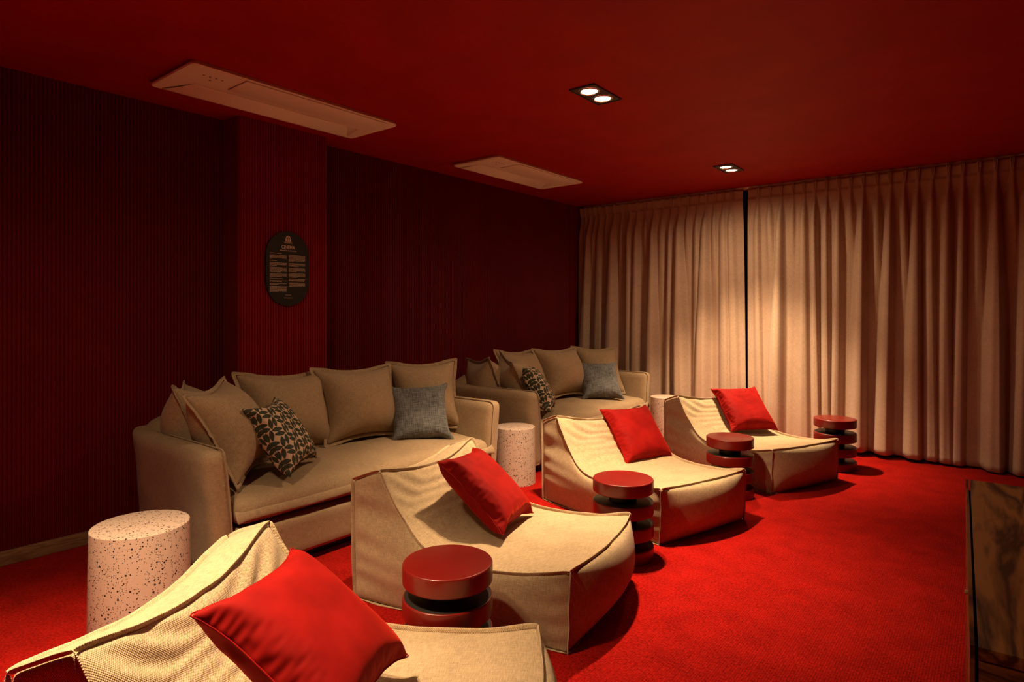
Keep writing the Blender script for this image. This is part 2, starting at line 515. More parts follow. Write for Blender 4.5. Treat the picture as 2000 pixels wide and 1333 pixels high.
# ------------------------------------------------------------------ ceiling air units
def air_unit(x0, x1, y0, y1, label):
    """x0 wall side, x1 room side"""
    t = empty('ceiling_air_unit', ((x0 + x1) / 2, (y0 + y1) / 2, H))
    tag(t, label, 'air conditioner', 'ceiling air units')
    hx, hy = (x1 - x0) / 2, (y1 - y0) / 2
    zb = -0.028
    # outlet recess: outline on the underside and its raised inner line
    ox0, ox1, oy0, oy1 = -hx + .018, hx - .27, -hy + .075, hy - .075
    bm = bmesh.new()
    def corner_loop(px_, py_, r, z, n=5):
        out = []
        for cx_, cy_, a0 in ((px_ - r, py_ - r, 0), (-px_ + r, py_ - r, 90), (-px_ + r, -py_ + r, 180), (px_ - r, -py_ + r, 270)):
            for k in range(n + 1):
                a = R(a0 + 90 * k / n)
                out.append(bm.verts.new((cx_ + r * math.cos(a), cy_ + r * math.sin(a), z)))
        return out
    top = corner_loop(hx - .012, hy - .012, .02, 0.0)
    mid = corner_loop(hx, hy, .028, zb + .008)
    low = corner_loop(hx - .004, hy - .004, .026, zb)
    m = len(top)
    for a, b in ((top, mid), (mid, low)):
        for k in range(m): bm.faces.new((a[k], a[(k + 1) % m], b[(k + 1) % m], b[k]))
    hole = [bm.verts.new((x, y, zb)) for x, y in ((ox1, oy1 - .05), (ox0, oy1 + .02), (ox0, oy0 - .02), (ox1, oy0 + .05))]
    inner = [bm.verts.new((x, y, zb + .022)) for x, y in ((ox1 - .05, oy1 - .10), (ox0 + .01, oy1 - .02), (ox0 + .01, oy0 + .02), (ox1 - .05, oy0 + .10))]
    nq = m // 4
    for q in range(4):
        seg = low[q * nq:(q + 1) * nq]
        for k in range(nq - 1): bm.faces.new((seg[k], seg[k + 1], hole[q]))
        bm.faces.new((seg[-1], low[((q + 1) * nq) % m], hole[(q + 1) % 4], hole[q]))
        bm.faces.new((hole[q], hole[(q + 1) % 4], inner[(q + 1) % 4], inner[q]))
    bm.faces.new(inner)
    bmesh.ops.recalc_face_normals(bm, faces=bm.faces)
    o = bm_obj('casing', bm, M_plastic, t)
    # louver flap, bowed, from the recess down to the wall-side lip
    vs, fs = [], []
    nn = 8
    for k in range(nn + 1):
        f = k / nn
        x = (ox1 - .062) + (ox0 + .006 - ox1 + .062) * f
        z = zb + .021 - .024 * math.sin(f * math.pi / 2)
        e = .092 - .107 * f
        vs += [(x, oy0 + e, z), (x, oy1 - e, z)]
    for k in range(nn): fs.append((2 * k, 2 * k + 1, 2 * k + 3, 2 * k + 2))
    fl = mesh_obj('louver_flap', vs, fs, M_plastic, t, True)
    sm = fl.modifiers.new('thick', 'SOLIDIFY'); sm.thickness = 0.005
    # intake panel on the room side
    box('intake_panel', (hx - .215, -hy + .30, zb - .006), (hx - .01, hy - .10, zb + .004), M_plastic, t, 0.002, 2)
    box('intake_groove', (hx - .219, -hy + .296, zb - .0012), (hx - .006, hy - .096, zb + .003), M_plastic_grey, t)
    for k in range(4):
        d = lathe('indicator', [(0, zb - .001), (.006, zb - .001), (.006, zb + .001), (0, zb + .001)], M_plastic_grey, t, 12)
        d.location = (hx - .11, -hy + .115 + .033 * k, 0)
    d = lathe('indicator', [(0, zb - .001), (.007, zb - .001), (.007, zb + .001), (0, zb + .001)], M_plastic_grey, t, 12)
    d.location = (hx - .16, -hy + .17, 0)
    return t
air_unit(-3.70, -3.195, 1.43, 2.79, 'long white ceiling air unit above the pillar with the oval sign')
air_unit(-3.72, -3.21, 3.86, 5.17, 'long white ceiling air unit above the sofa nearest the curtains')

# ------------------------------------------------------------------ curtains
def curtain(label, xa, xb, pleats, seed, lean=0.0):
    """lean: how far the free right edge drifts sideways on its way down"""
    rr = np.random.default_rng(seed)
    YC, ZT, ZH, ZB = 6.47, 2.572, 2.475, 0.028
    t = empty('curtain', ((xa + xb) / 2, YC, 0)); tag(t, label, 'curtain', 'pleated curtains')
    P = np.array(pleats); n = len(P)
    A = rr.uniform(.055, .085, n); WL = rr.uniform(.026, .040, n); WR = rr.uniform(.016, .028, n)
    D = rr.normal(0, .020, n); D2 = rr.uniform(-.010, .010, n); PH = rr.uniform(0, 6, n)
    BACK = np.zeros(n, bool); BIG = np.ones(n)              # folds that die out on the way down, and those that take over their cloth
    i = 1
    while i < n - 1:
        if rr.uniform() < .62:
            BACK[i] = True
            side = -1 if rr.uniform() < .5 else 1
            BIG[i + side] = 1.75; D[i + side] -= side * .018; D[i] += side * .03
            i += 2
        else: i += 1
    FADE = rr.uniform(.25, .7, n)
    cols = int((xb - xa) / 0.0055)
    zs = np.concatenate([np.linspace(ZT, ZH, 6), np.linspace(ZH - .008, ZH - .16, 10), np.linspace(ZH - .20, .14, 36), [0.11, .08, ZB]])
    xs = np.linspace(xa, xb, cols + 1)
    V = np.zeros((len(zs), cols + 1, 3)); UVs = np.zeros((len(zs), cols + 1, 2))
    for r, z in enumerate(zs):
        f = max(0.0, (ZH - z) / (ZH - ZB))
        g = min(1.0, max(0.0, (ZH - z) / .30)); g = g * g * (3 - 2 * g)
        off = np.zeros(cols + 1)
        for i in range(n):
            c = P[i] + D[i] * f + D2[i] * math.sin(f * 3 + PH[i])
            dx = xs - c
            gr = 1 + (BIG[i] - 1) * min(1, f * 1.8)
            wl_ = 0.010 + (WL[i] * (1 + .45 * f) * gr - .010) * g; wr_ = 0.010 + (WR[i] * (1 + .4 * f) * gr - .010) * g
            wd = np.where(dx < 0, wl_, wr_)
            a = (.012 if f == 0 else .012 + (A[i] - .012) * g) * (max(.05, 1 - f / FADE[i]) if BACK[i] else (1 + .75 * (BIG[i] > 1) * min(1, f * 1.6)))
            off = np.maximum(off, a * np.exp(-np.abs(dx / wd / 1.15) ** (2.6 + 1.6 * f)))
        off += g * .008 * np.sin(xs * 23 + seed + f * 1.5) + g * .003 * np.sin(xs * 61 + f * 2)
        V[r, :, 0] = xs - (xa + xb) / 2 + lean * f ** .7 * np.clip((xs - xb + .35) / .35, 0, 1); V[r, :, 1] = -off + (0.006 if f == 0 else 0); V[r, :, 2] = z + (0.012 * np.sin(xs * 3.1 + seed) * f * f if z < .12 else 0)
        UVs[r, :, 0] = xs; UVs[r, :, 1] = z
    nr = len(zs); nc = cols + 1
    I = np.arange(nr * nc).reshape(nr, nc)
    F = np.stack([I[:-1, :-1], I[1:, :-1], I[1:, 1:], I[:-1, 1:]], -1).reshape(-1, 4)
    o = mesh_obj('cloth', V.reshape(-1, 3), F.tolist(), M_curtain, t, True)
    lay = o.data.uv_layers.new(name='uv'); lay.data.foreach_set('uv', UVs.reshape(-1, 2)[F.ravel()].ravel())
    sm = o.modifiers.new('thick', 'SOLIDIFY'); sm.thickness = 0.002; sm.offset = 1
    # pinch pleats: three fingers of doubled cloth gathered at the foot of the heading
    vs, fs = [], []
    for k, dx in enumerate((-1, 0, 1)):
        b0 = len(vs); rows = 7
        for r in range(rows + 1):
            f = r / rows
            z = ZT - f * (ZT - ZH + .012)
            sp = .011 * (1 - .75 * f ** 2); hw = .0048 * (1 - .3 * f); dp = .040 - .012 * f
            for a, b in ((-1, 0), (-1, .75), (-.5, 1), (.5, 1), (1, .75), (1, 0)):
                vs.append((dx * sp + a * hw, -b * dp, z))
        for r in range(rows):
            for q in range(5): fs.append((b0 + r * 6 + q, b0 + r * 6 + q + 1, b0 + (r + 1) * 6 + q + 1, b0 + (r + 1) * 6 + q))
        fs.append(tuple(b0 + q for q in range(6))[::-1])
    p0 = None
    for i in range(n):
        if P[i] - xa < .015 or xb - P[i] < .015: continue
        if p0 is None:
            q = mesh_obj('pinch_pleat', vs, fs, M_curtain, t, True); p0 = q
        else:
            q = p0.copy(); C.objects.link(q); q.parent = t
        q.location = (P[i] - (xa + xb) / 2, 0.004, 0)
    return t
pl_left = [-4.04, -3.986, -3.92, -3.854, -3.779, -3.687, -3.591, -3.486, -3.385, -3.285, -3.184, -3.081, -2.975, -2.876, -2.777, -2.677, -2.568, -2.479, -2.38, -2.294, -2.209]
pl_right = [-1.939, -1.827, -1.718, -1.611, -1.51, -1.412, -1.309, -1.208, -1.106, -1.004, -0.895, -0.791, -0.679, -0.581, -0.471, -0.36, -0.262, -0.151, -0.042, 0.063]
pl_right += [0.063 + .108 * k for k in range(1, 11)]
curtain('narrower beige pleated curtain hanging beside the fluted wall and behind the sofa', -4.06, -2.098, pl_left, 3, .036)
curtain('wider beige pleated curtain hanging behind the row of loungers and stools', -2.045, 1.25, pl_right, 11)
tr = tag(empty('curtain_track', (-1.4, 6.51, H)), 'slim white curtain track along the red ceiling', 'curtain track')
box('rail', (-2.64, -.016, -.022), (2.7, .016, 0), M_plastic, tr, 0.002)
box('rail_lip', (-2.64, -.016, -.028), (2.7, -.008, -.020), M_plastic, tr)

# ------------------------------------------------------------------ oval sign
def sign():
    t = empty('cinema_sign', (XP + 0.004, 2.3855, 1.615))
    tag(t, 'black oval cinema rules sign with cream lettering on the pillar', 'sign')
    hw, hh = 0.164, 0.257
    loop = []
    for k in range(25): a = math.pi * k / 24; loop.append((hw * math.cos(a), hh - hw + hw * math.sin(a)))
    for k in range(25): a = math.pi + math.pi * k / 24; loop.append((hw * math.cos(a), -hh + hw + hw * math.sin(a)))
    bm = bmesh.new()
    a = [bm.verts.new((0.0, y, z)) for y, z in loop]; b = [bm.verts.new((0.012, y, z)) for y, z in loop]
    bm.faces.new(a); bm.faces.new(b); m = len(loop)
    for k in range(m): bm.faces.new((a[k], a[(k + 1) % m], b[(k + 1) % m], b[k]))
    bmesh.ops.recalc_face_normals(bm, faces=bm.faces)
    bm_obj('plate', bm, M_plaque, t)
    for yy, zz in ((0, .19), (0, -.19)): box('standoff', (-.006, yy - .01, zz - .01), (.002, yy + .01, zz + .01), M_plaque, t)
    xf = 0.0128
    dg = bpy.context.evaluated_depsgraph_get()
    def text(s, size, z, width=None, y=0.0, bold=0.0, name='lettering'):
        cu = bpy.data.curves.new('t', 'FONT'); cu.body = s; cu.size = size; cu.align_x = 'CENTER'; cu.offset = bold; cu.resolution_u = 3
        ob = bpy.data.objects.new('t', cu); C.objects.link(ob)
        me = bpy.data.meshes.new_from_object(ob, depsgraph=bpy.context.evaluated_depsgraph_get())
        bpy.data.objects.remove(ob)
        co = [v.co.copy() for v in me.vertices]
        wd = max(c.x for c in co) - min(c.x for c in co); mx = (max(c.x for c in co) + min(c.x for c in co)) / 2
        k = (width / wd) if width else 1
        for v in me.vertices:
            x_, y_ = (v.co.x - mx) * k, v.co.y
            v.co = (xf, y + x_, z + y_)
        me.name = name
        o = bpy.data.objects.new(name, me); C.objects.link(o); o.parent = t
        me.materials.append(M_print)
        return o
    text('REGLAMENTO', .013, .1755, .061, bold=.0003)
    o = text('CINEMA', .034, .1375, .102, bold=.0007)
    text('HORARIO DE 11:00 A 21:00 HRS', .0105, .1215, .128, bold=.0003)
    text('Atentamente', .0105, -.1835, .046)
    text('La Administraci\u00f3n', .0105, -.2035, .062)
    # emblem: domed picture house with pillars
    vs, fs = [], []
    def poly(pts):
        b_ = len(vs); vs.extend([(xf, y, z) for y, z in pts]); fs.append(tuple(range(b_, b_ + len(pts))))
    def rect(y0, z0, y1, z1): poly([(y0, z0), (y1, z0), (y1, z1), (y0, z1)])
    def arc(ri, ro, a0, a1, zc, n=10, yc=0):
        for k in range(n):
            p, q = R(a0 + (a1 - a0) * k / n), R(a0 + (a1 - a0) * (k + 1) / n)
            poly([(yc + ri * math.cos(p), zc + ri * math.sin(p)), (yc + ro * math.cos(p), zc + ro * math.sin(p)), (yc + ro * math.cos(q), zc + ro * math.sin(q)), (yc + ri * math.cos(q), zc + ri * math.sin(q))])
    arc(.0125, .0185, 0, 180, .2105)
    rect(-.0185, .2055, -.0125, .2105); rect(.0125, .2055, .0185, .2105)
    arc(0.0, .0042, 0, 360, .2165, 8, -.0055); arc(0.0, .0042, 0, 360, .2165, 8, .0055); arc(0, .003, 0, 360, .2095, 8)
    rect(-.0235, .2005, .0235, .2055); rect(-.021, .1975, .021, .2005)
    rect(-.021, .1905, -.0095, .1975); rect(-.004, .1905, .004, .1975); rect(.0095, .1905, .021, .1975); rect(-.0235, .187, .0235, .1905)
    mesh_obj('emblem', vs, fs, M_print, t)
    # body copy: two columns of small print
    rnd = random.Random(5)
    vs, fs = [], []
    def para(y0, y1, ztop, lines, last=.5):
        lh = .0062
        for k in range(lines):
            z = ztop - k * lh
            end = y1 if k < lines - 1 else y0 + (y1 - y0) * last
            y = y0
            while y < end - .003:
                wl_ = min(rnd.uniform(.004, .015), end - y)
                rect(y, z - .0027, y + wl_, z)
                y += wl_ + .0020
    la, lb_ = -.138, -.012
    z = .104
    for n_, l_ in ((1, .7), (0, 0), (5, .12), (0, 0), (1, .42), (0, 0), (4, .4), (0, 0), (6, .66), (0, 0), (4, .75), (0, 0), (1, .8), (0, 0), (2, .74), (0, 0), (2, .5), (0, 0), (7, .5)):
        if n_ == 0: z -= .0072
        else: para(la, lb_, z, n_, l_); z -= n_ * .0062
    la, lb_ = .004, .132
    z = .0965
    for n_, l_ in ((8, .3), (0, 0), (4, .6), (0, 0), (5, .47), (0, 0), (5, .46), (0, 0), (3, .96), (0, 0), (5, .8)):
        if n_ == 0: z -= .0072
        else: para(la, lb_, z, n_, l_); z -= n_ * .0062
    o = mesh_obj('small_print', vs, fs, M_print, t)
sign()

# ------------------------------------------------------------------ cabinet
def cabinet():
    t = empty('low_cabinet', (0.45, 2.0, 0), R(2.4)); tag(t, 'walnut low cabinet standing on the red carpet away from the loungers', 'cabinet')
    xl, xr, y0, y1, z = -.072 - .45, 1.0 - .45, 1.352 - 2.0, 2.648 - 2.0, .75
    box('side_panel', (xl, y0, 0.0), (xl + .007, y1, z), M_walnut, t)
    box('carcass', (xl + .007, y0 + .02, 0.04), (xr - .01, y1 - .005, z - .035), M_dark, t)
    top = box('top_panel', (xl + .012, y0, z - .022), (xr, y1, z), M_walnut, t, 0.0012, 2)
    for k in range(2):
        a = xl + .012 + k * (xr - xl - .021) / 2; b = a + (xr - xl - .021) / 2 - .003
        d = box('front_panel', (a, y0 + .002, 0.06), (b, y0 + .02, z - .024), M_walnut_x, t, 0.001)
    box('side_panel', (xr - .012, y0 + .02, 0.0), (xr - .001, y1, z - .022), M_walnut, t)
    box('plinth', (xl + .03, y0 + .06, 0), (xr - .03, y1 - .04, .06), M_dark, t)
    k = lathe('knob', [(0, 0), (.004, 0), (.0048, .003), (.004, .006), (0, .0065)], M_brass, t, 16)
    k.rotation_euler = (0, R(-90), 0); k.location = (xl, y0 + .30, z - .02)
cabinet()

# ------------------------------------------------------------------ cloth solver (panels sewn together and filled)
def fill_cloth(V, quads, pressure=1.0, steps=120, inner=6, target=None, tw=None, floor=None, grav=0.0, bend=0.12, comp=0.55, rest_scale=1.0, seed=0, rough=0.0015, close_faces=None, vol=None, gather=None):
    V = np.array(V, float); Q = np.array(quads)
    Fp = Q if close_faces is None else np.array(close_faces)
    E = set()
    for a, b, c, d in quads:
        for i, j in ((a, b), (b, c), (c, d), (d, a)): E.add((min(i, j), max(i, j), 0))
        for i, j in ((a, c), (b, d)): E.add((min(i, j), max(i, j), 1))
    E = np.array(sorted(E)); I, J, K = E[:, 0], E[:, 1], E[:, 2]
    rest = np.linalg.norm(V[I] - V[J], axis=1) * rest_scale
    if gather is not None:                         # (vertex set, factor): sewn seams drawn up shorter than their cloth
        for vset, fac in gather:
            msk = np.zeros(len(V), bool); msk[list(vset)] = True
            rest = np.where(msk[I] & msk[J] & (K == 0), rest * fac, rest)
    ok = rest > 1e-6; I, J, K, rest = I[ok], J[ok], K[ok], rest[ok]
    stiff = np.where(K == 0, 1.0, 0.7)
    n = len(V)
    cnt = np.bincount(I, minlength=n) + np.bincount(J, minlength=n); cnt = np.maximum(cnt, 1)
    omega = 1.7 / cnt
    g = np.random.default_rng(seed)
    X = V + g.normal(0, rough, V.shape)
    P = X.copy()
    V0 = V.copy()
    # neighbours for smoothing
    S0 = K == 0
    bI, bJ = I[S0], J[S0]
    bc = np.maximum(np.bincount(bI, minlength=n) + np.bincount(bJ, minlength=n), 1)[:, None]
    for st in range(steps):
        d1 = X[Fp[:, 2]] - X[Fp[:, 0]]; d2 = X[Fp[:, 3]] - X[Fp[:, 1]]
        fn = np.cross(d1, d2) * 0.125
        nrm = np.zeros_like(X)
        for k in range(4):
            for a in range(3): nrm[:, a] += np.bincount(Fp[:, k], weights=fn[:, a], minlength=n)
        vel = (X - P) * 0.93
        P = X.copy()
        rampf = min(1.0, (st + 8) / 40)
        if vol is not None:                       # the filling pushes only until its volume is reached
            cur = (X[Fp].mean(1) * fn).sum() * 4 / 3
            rampf *= min(1.5, max(-0.2, (1 - cur / vol) * 6))
        X = X + vel + nrm * pressure * rampf + np.array([0, 0, -grav])
        for _ in range(inner):
            d = X[J] - X[I]; l = np.linalg.norm(d, axis=1)
            s = (l - rest) / np.maximum(l, 1e-9) * 0.5 * stiff
            s = np.where(l < rest, s * comp, s)
            c = d * s[:, None]
            for a in range(3):
                X[:, a] += (np.bincount(I, weights=c[:, a], minlength=n) - np.bincount(J, weights=c[:, a], minlength=n)) * omega
            if target is not None:
                X += (target - X) * tw[:, None]
            if floor is not None: X[:, 2] = np.maximum(X[:, 2], floor)
        if bend:
            av = np.zeros_like(X)
            for a in range(3):
                av[:, a] = np.bincount(bI, weights=X[bJ, a], minlength=n) + np.bincount(bJ, weights=X[bI, a], minlength=n)
            X += (av / bc - X) * bend * 0.25
    return X

def pillow_mesh(size_w, size_h, n, fl, pressure, seed, steps=130, bend=.12, comp=.55, fat=.085, draw=None):
    """two square panels; fl = width in cells of the single flat flange around them. returns verts, top/bottom quads, flange quads, rest positions"""
    m = n + 1
    idx_t = np.arange(m * m).reshape(m, m)
    us = np.linspace(-.5, .5, m)
    U, Vv = np.meshgrid(us * size_w, us * size_h, indexing='ij')
    base = np.stack([U, Vv, np.zeros_like(U)], -1).reshape(-1, 3)
    idx_b = idx_t.copy(); extra = []
    k = m * m
    for i in range(fl + 1, m - fl - 1):
        for j in range(fl + 1, m - fl - 1):
            idx_b[i, j] = k; extra.append(base[idx_t[i, j]]); k += 1
    V = np.concatenate([base, np.array(extra)])
    body, flange = [], []
    for i in range(n):
        for j in range(n):
            q = (idx_t[i, j], idx_t[i + 1, j], idx_t[i + 1, j + 1], idx_t[i, j + 1])
            if fl and (i < fl or j < fl or i >= n - fl or j >= n - fl): flange.append(q)
            else:
                body.append(q)
                qb = (idx_b[i, j], idx_b[i, j + 1], idx_b[i + 1, j + 1], idx_b[i + 1, j])
                body.append(qb)
    rest = V.copy()
    inner = set(np.unique(idx_t[fl + 1:m - fl - 1, fl + 1:m - fl - 1]))
    start = V.copy()
    for vi in range(len(V)):
        if vi in inner: start[vi, 2] += .004
        elif vi >= m * m: start[vi, 2] -= .004
    g = np.random.default_rng(seed)
    gat = None
    if draw:                                       # edges of the square, each drawn up by its own factor
        es = [[idx_t[i, fl] for i in range(fl, m - fl)], [idx_t[m - 1 - fl, j] for j in range(fl, m - fl)], [idx_t[i, m - 1 - fl] for i in range(fl, m - fl)], [idx_t[fl, j] for j in range(fl, m - fl)]]
        gat = [(e, d) for e, d in zip(es, draw)]
    X = fill_cloth(start, body + flange, pressure, steps, 6, seed=seed, bend=bend, comp=comp, rough=.0022, close_faces=body, rest_scale=1.0, vol=size_w * size_h * fat, gather=gat)
    return X, body, flange, rest

def sub_mesh(name, X, faces, rest, mat_, parent, subd=1, thick=None):
    ids = sorted({v for f in faces for v in f}); mp = {v: k for k, v in enumerate(ids)}
    o = mesh_obj(name, X[ids], [tuple(mp[v] for v in f) for f in faces], mat_, parent, True)
    uv_from(o.data, rest[ids])
    if thick:
        s = o.modifiers.new('thick', 'SOLIDIFY'); s.thickness = thick; s.offset = 0
    if subd:
        s = o.modifiers.new('sub', 'SUBSURF'); s.levels = subd; s.render_levels = subd
    return o

def make_pillow(name, wd, hg, n, fl, pressure, seed, mat_, **kw):
    X, body, flange, rest = pillow_mesh(wd, hg, n, fl, pressure, seed, **kw)
    t = empty(name)
    sub_mesh('cover', X, body, rest, mat_, t)
    if flange: sub_mesh('flange', X, flange, rest, mat_, t, 1, 0.005)
    else:
        # sewn edge with a slim welt
        m = n + 1
        ring = [(i, 0) for i in range(n)] + [(n, j) for j in range(n)] + [(i, n) for i in range(n, 0, -1)] + [(0, j) for j in range(n, 0, -1)]
        tube('edge_seam', [X[i * m + j] for i, j in ring], .0022, mat_, t, 5, True)
    return t

def pose(t, c, az, el, roll=0.0):
    """az: compass heading the front face looks to, el: how far it leans back"""
    a, e, r = R(az), R(el), R(roll)
    n = Vector((math.cos(a) * math.cos(e), math.sin(a) * math.cos(e), math.sin(e)))
    right = Vector((-math.sin(a), math.cos(a), 0)); up = n.cross(right)
    u = right * math.cos(r) + up * math.sin(r); v = -right * math.sin(r) + up * math.cos(r)
    M = Matrix((u, v, n)).transposed().to_4x4(); M.translation = Vector(c)
    t.matrix_world = M

# ------------------------------------------------------------------ sofas
SOFA_L = 2.09
def make_sofa():
    """local: x forward (0 = back, 1.0 = front), y along (0..SOFA_L), z up"""
    t = empty('sofa')
    D = 1.0; L_ = SOFA_L; TH = .115
    def ruffle(p, amp=.003):
        q = Vector(p)
        d = noise.noise(q * 6.0) * amp + noise.noise(q * 17.0) * amp * .4
        return np.array(p) + np.array([d * .5, d, d * .7])
    def arm(side):
        y0 = 0 if side == 0 else L_ - TH
        sgn = -1 if side == 0 else 1
        def fn(p):
            f = (p[2] - .06) / .60
            p = p.copy()
            p[1] += sgn * (.045 * f ** 1.5 - .01)             # arms flare outwards towards the top
            back = max(0.0, (.30 - p[0]) / .30)
            p[1] += -sgn * .05 * back ** 2                      # and curl in to the back
            p[2] += .012 * back * f
            return ruffle(p, .0035)
        return soft_box('armrest', (.02, y0, .055), (D - .01, y0 + TH, .665), .042, (30, 6, 20), M_sofa, t, fn)
    for s in (0, 1):
        a = arm(s)
        y_in = TH - .022 if s == 0 else L_ - TH + .022
        sgn = -1 if s == 0 else 1
        # piping along the inner top edge and down the front
        pts = []
        for k in range(18):
            x = .12 + (D - .06 - .12) * k / 17
            pts.append((x, y_in + sgn * .035 + sgn * -.03 * 0, .6665))
        for k in range(1, 7):
            an = k / 6 * math.pi / 2
            pts.append((D - .052 + .044 * math.sin(an), y_in + sgn * .033, .6225 + .044 * math.cos(an)))
        for k in range(1, 12):
            z = .62 - (.62 - .07) * k / 11; f = (z - .06) / .6
            pts.append((D - .007, y_in + sgn * (.045 * f ** 1.5 - .01), z))
        tube('piping', pts, .0042, M_sofa, a, 6)
    def bfn(p):
        p = p.copy(); f = (p[2] - .06) / .7
        p[0] -= .03 * f
        e = min(p[1] - .05, L_ - .05 - p[1]) / .35
        if e < 1 and p[2] > .4: p[2] -= (.09 * (1 - e) ** 2) * (p[2] - .4) / .36
        return ruffle(p)
    soft_box('backrest', (.035, .06, .055), (.20, L_ - .06, .765), .06, (6, 50, 20), M_sofa, t, bfn)
    def rfn(p):
        p = p.copy(); return ruffle(p, .003)
    soft_box('front_rail', (.15, TH - .02, .055), (D + .014, L_ - TH + .02, .268), .03, (12, 50, 8), M_sofa, t, rfn)
    box('plinth', (.08, .06, 0), (D - .075, L_ - .06, .075), M_black, t)
    # seat cushion: crowned top falling to a flange along the front
    y0, y1 = TH - .006, L_ - TH + .006
    def sfn(p):
        p = p.copy()
        f = (p[1] - y0) / (y1 - y0); g = (p[0] - .15) / (D - .15)
        ed = math.sin(math.pi * min(1, max(0, f))) ** .35
        if p[2] > .34: p[2] += .030 * ed * math.sin(math.pi * min(1, .12 + .80 * g)) - .012 * max(0, g - .7) / .3
        if g > .9: p[0] += .012 * ed
        return ruffle(p, .005)
    sc = soft_box('seat_cushion', (.15, y0, .280), (D + .005, y1, .412), .062, (26, 60, 8), M_sofa, t, sfn)
    # hanging flange with a pinched ear at each end
    vs, fs = [], []; nn = 90
    for k in range(nn + 1):
        f = k / nn; y = y0 - .012 + (y1 - y0 + .024) * f
        ear = max(0, 1 - min(f, 1 - f) / .018)
        wv = .0015 * math.sin(f * 70) + .0015 * math.sin(f * 31 + 1)
        for j, (dx, dz) in enumerate(((-.008, .012), (.008, -.006), (.012, -.034))):
            vs.append((D + .008 + .004 + dx + .012 * math.sin(math.pi * f) ** .35 + ear * .008 * j + wv * j * .5, y, .346 + dz - ear * .006 + .0015 * math.sin(f * 23) + ear * .012 * (2 - j)))
    for k in range(nn):
        for j in range(2): fs.append((3 * k + j, 3 * k + j + 1, 3 * k + j + 4, 3 * k + j + 3))
    fl = mesh_obj('flange', vs, fs, M_sofa, sc, True)
    uv_from(fl.data, np.array(vs)[:, [2, 1, 0]])
    s = fl.modifiers.new('thick', 'SOLIDIFY'); s.thickness = .008
    s = fl.modifiers.new('sub', 'SUBSURF'); s.levels = 1; s.render_levels = 1
    return t
SOFA_X = -3.87
sofa = make_sofa(); sofa.location = (SOFA_X, 1.385, 0)
tag(sofa, 'beige linen sofa below the oval cinema sign', 'sofa', 'linen sofas along the fluted wall')
sofa2 = copy_tree(sofa); sofa2.location = (SOFA_X - .07, 4.0, 0)
sofa2['label'] = 'beige linen sofa standing beside the curtains'

# ------------------------------------------------------------------ cushions on the sofas
G1, G2 = 'beige flanged back cushions', 'scatter cushions on the sofas'
tan_a = make_pillow('back_cushion', .70, .60, 44, 2, 1.0, 1, M_sofa, fat=.150, draw=(.97, .97, .97, .97))
tan_b = make_pillow('back_cushion', .60, .60, 44, 2, 1.0, 2, M_sofa, fat=.140, draw=(.97, .97, .97, .97))
def put(src, used, c, az, el, roll, label, cat, group):
    o = src if not used[0] else copy_tree(src)
    used[0] = True
    pose(o, c, az, el, roll); tag(o, label, cat, group)
    return o
ua, ub = [False], [False]
put(tan_b, ub, (-3.55, 1.62, .665), 62, 20, -4, 'beige flanged cushion tucked behind another in the corner, sofa below the sign', 'cushion', G1)
put(tan_b, ub, (-3.25, 1.66, .690), 42, 28, 3, 'beige flanged cushion leaning on the armrest behind the leaf print cushion, sofa below the sign', 'cushion', G1)
put(tan_a, ua, (-3.58, 2.20, .680), 0, 22, -3, 'beige flanged back cushion behind the leaf print cushion, sofa below the sign', 'cushion', G1)
put(tan_a, ua, (-3.50, 2.71, .685), -6, 24, -1, 'beige flanged back cushion in the middle of the sofa below the sign', 'cushion', G1)
put(tan_b, ub, (-3.40, 3.23, .690), -32, 20, 1, 'upright beige flanged cushion behind the grey cushion, sofa below the sign', 'cushion', G1)
put(tan_b, ub, (-3.62, 4.22, .650), 66, 22, -5, 'beige flanged cushion low in the corner behind another, sofa beside the curtains', 'cushion', G1)
put(tan_b, ub, (-3.36, 4.32, .680), 48, 26, 8, 'beige flanged cushion leaning on the armrest behind the leaf print cushion, sofa beside the curtains', 'cushion', G1)
put(tan_a, ua, (-3.66, 4.76, .690), 2, 22, -3, 'beige flanged back cushion half hidden by its neighbour, sofa beside the curtains', 'cushion', G1)
put(tan_a, ua, (-3.52, 5.26, .695), -10, 27, -1, 'beige flanged back cushion in the middle of the sofa beside the curtains', 'cushion', G1)
put(tan_b, ub, (-3.42, 5.80, .685), -36, 26, -2, 'upright beige flanged cushion behind the grey cushion, sofa beside the curtains', 'cushion', G1)
grey = make_pillow('scatter_cushion', .47, .47, 40, 0, 1.2, 4, M_grey, draw=(.96,.97,.96,.97))
leaf = make_pillow('scatter_cushion', .46, .46, 40, 0, 1.2, 5, M_leaf, draw=(.96,.97,.96,.97))
put(grey, [False], (-3.24, 3.03, .600), -36, 32, 1, 'grey blue woven cushion on the sofa below the sign', 'cushion', G2)
put(leaf, [False], (-3.12, 1.885, .640), 38, 35, 0, 'green leaf print cushion on the sofa below the sign', 'cushion', G2)
put(grey, [True], (-3.22, 5.50, .610), -41, 36, -1, 'grey blue woven cushion on the sofa beside the curtains', 'cushion', G2)
put(leaf, [True], (-3.13, 4.32, .655), 32, 32, -4, 'green leaf print cushion on the sofa beside the curtains', 'cushion', G2)

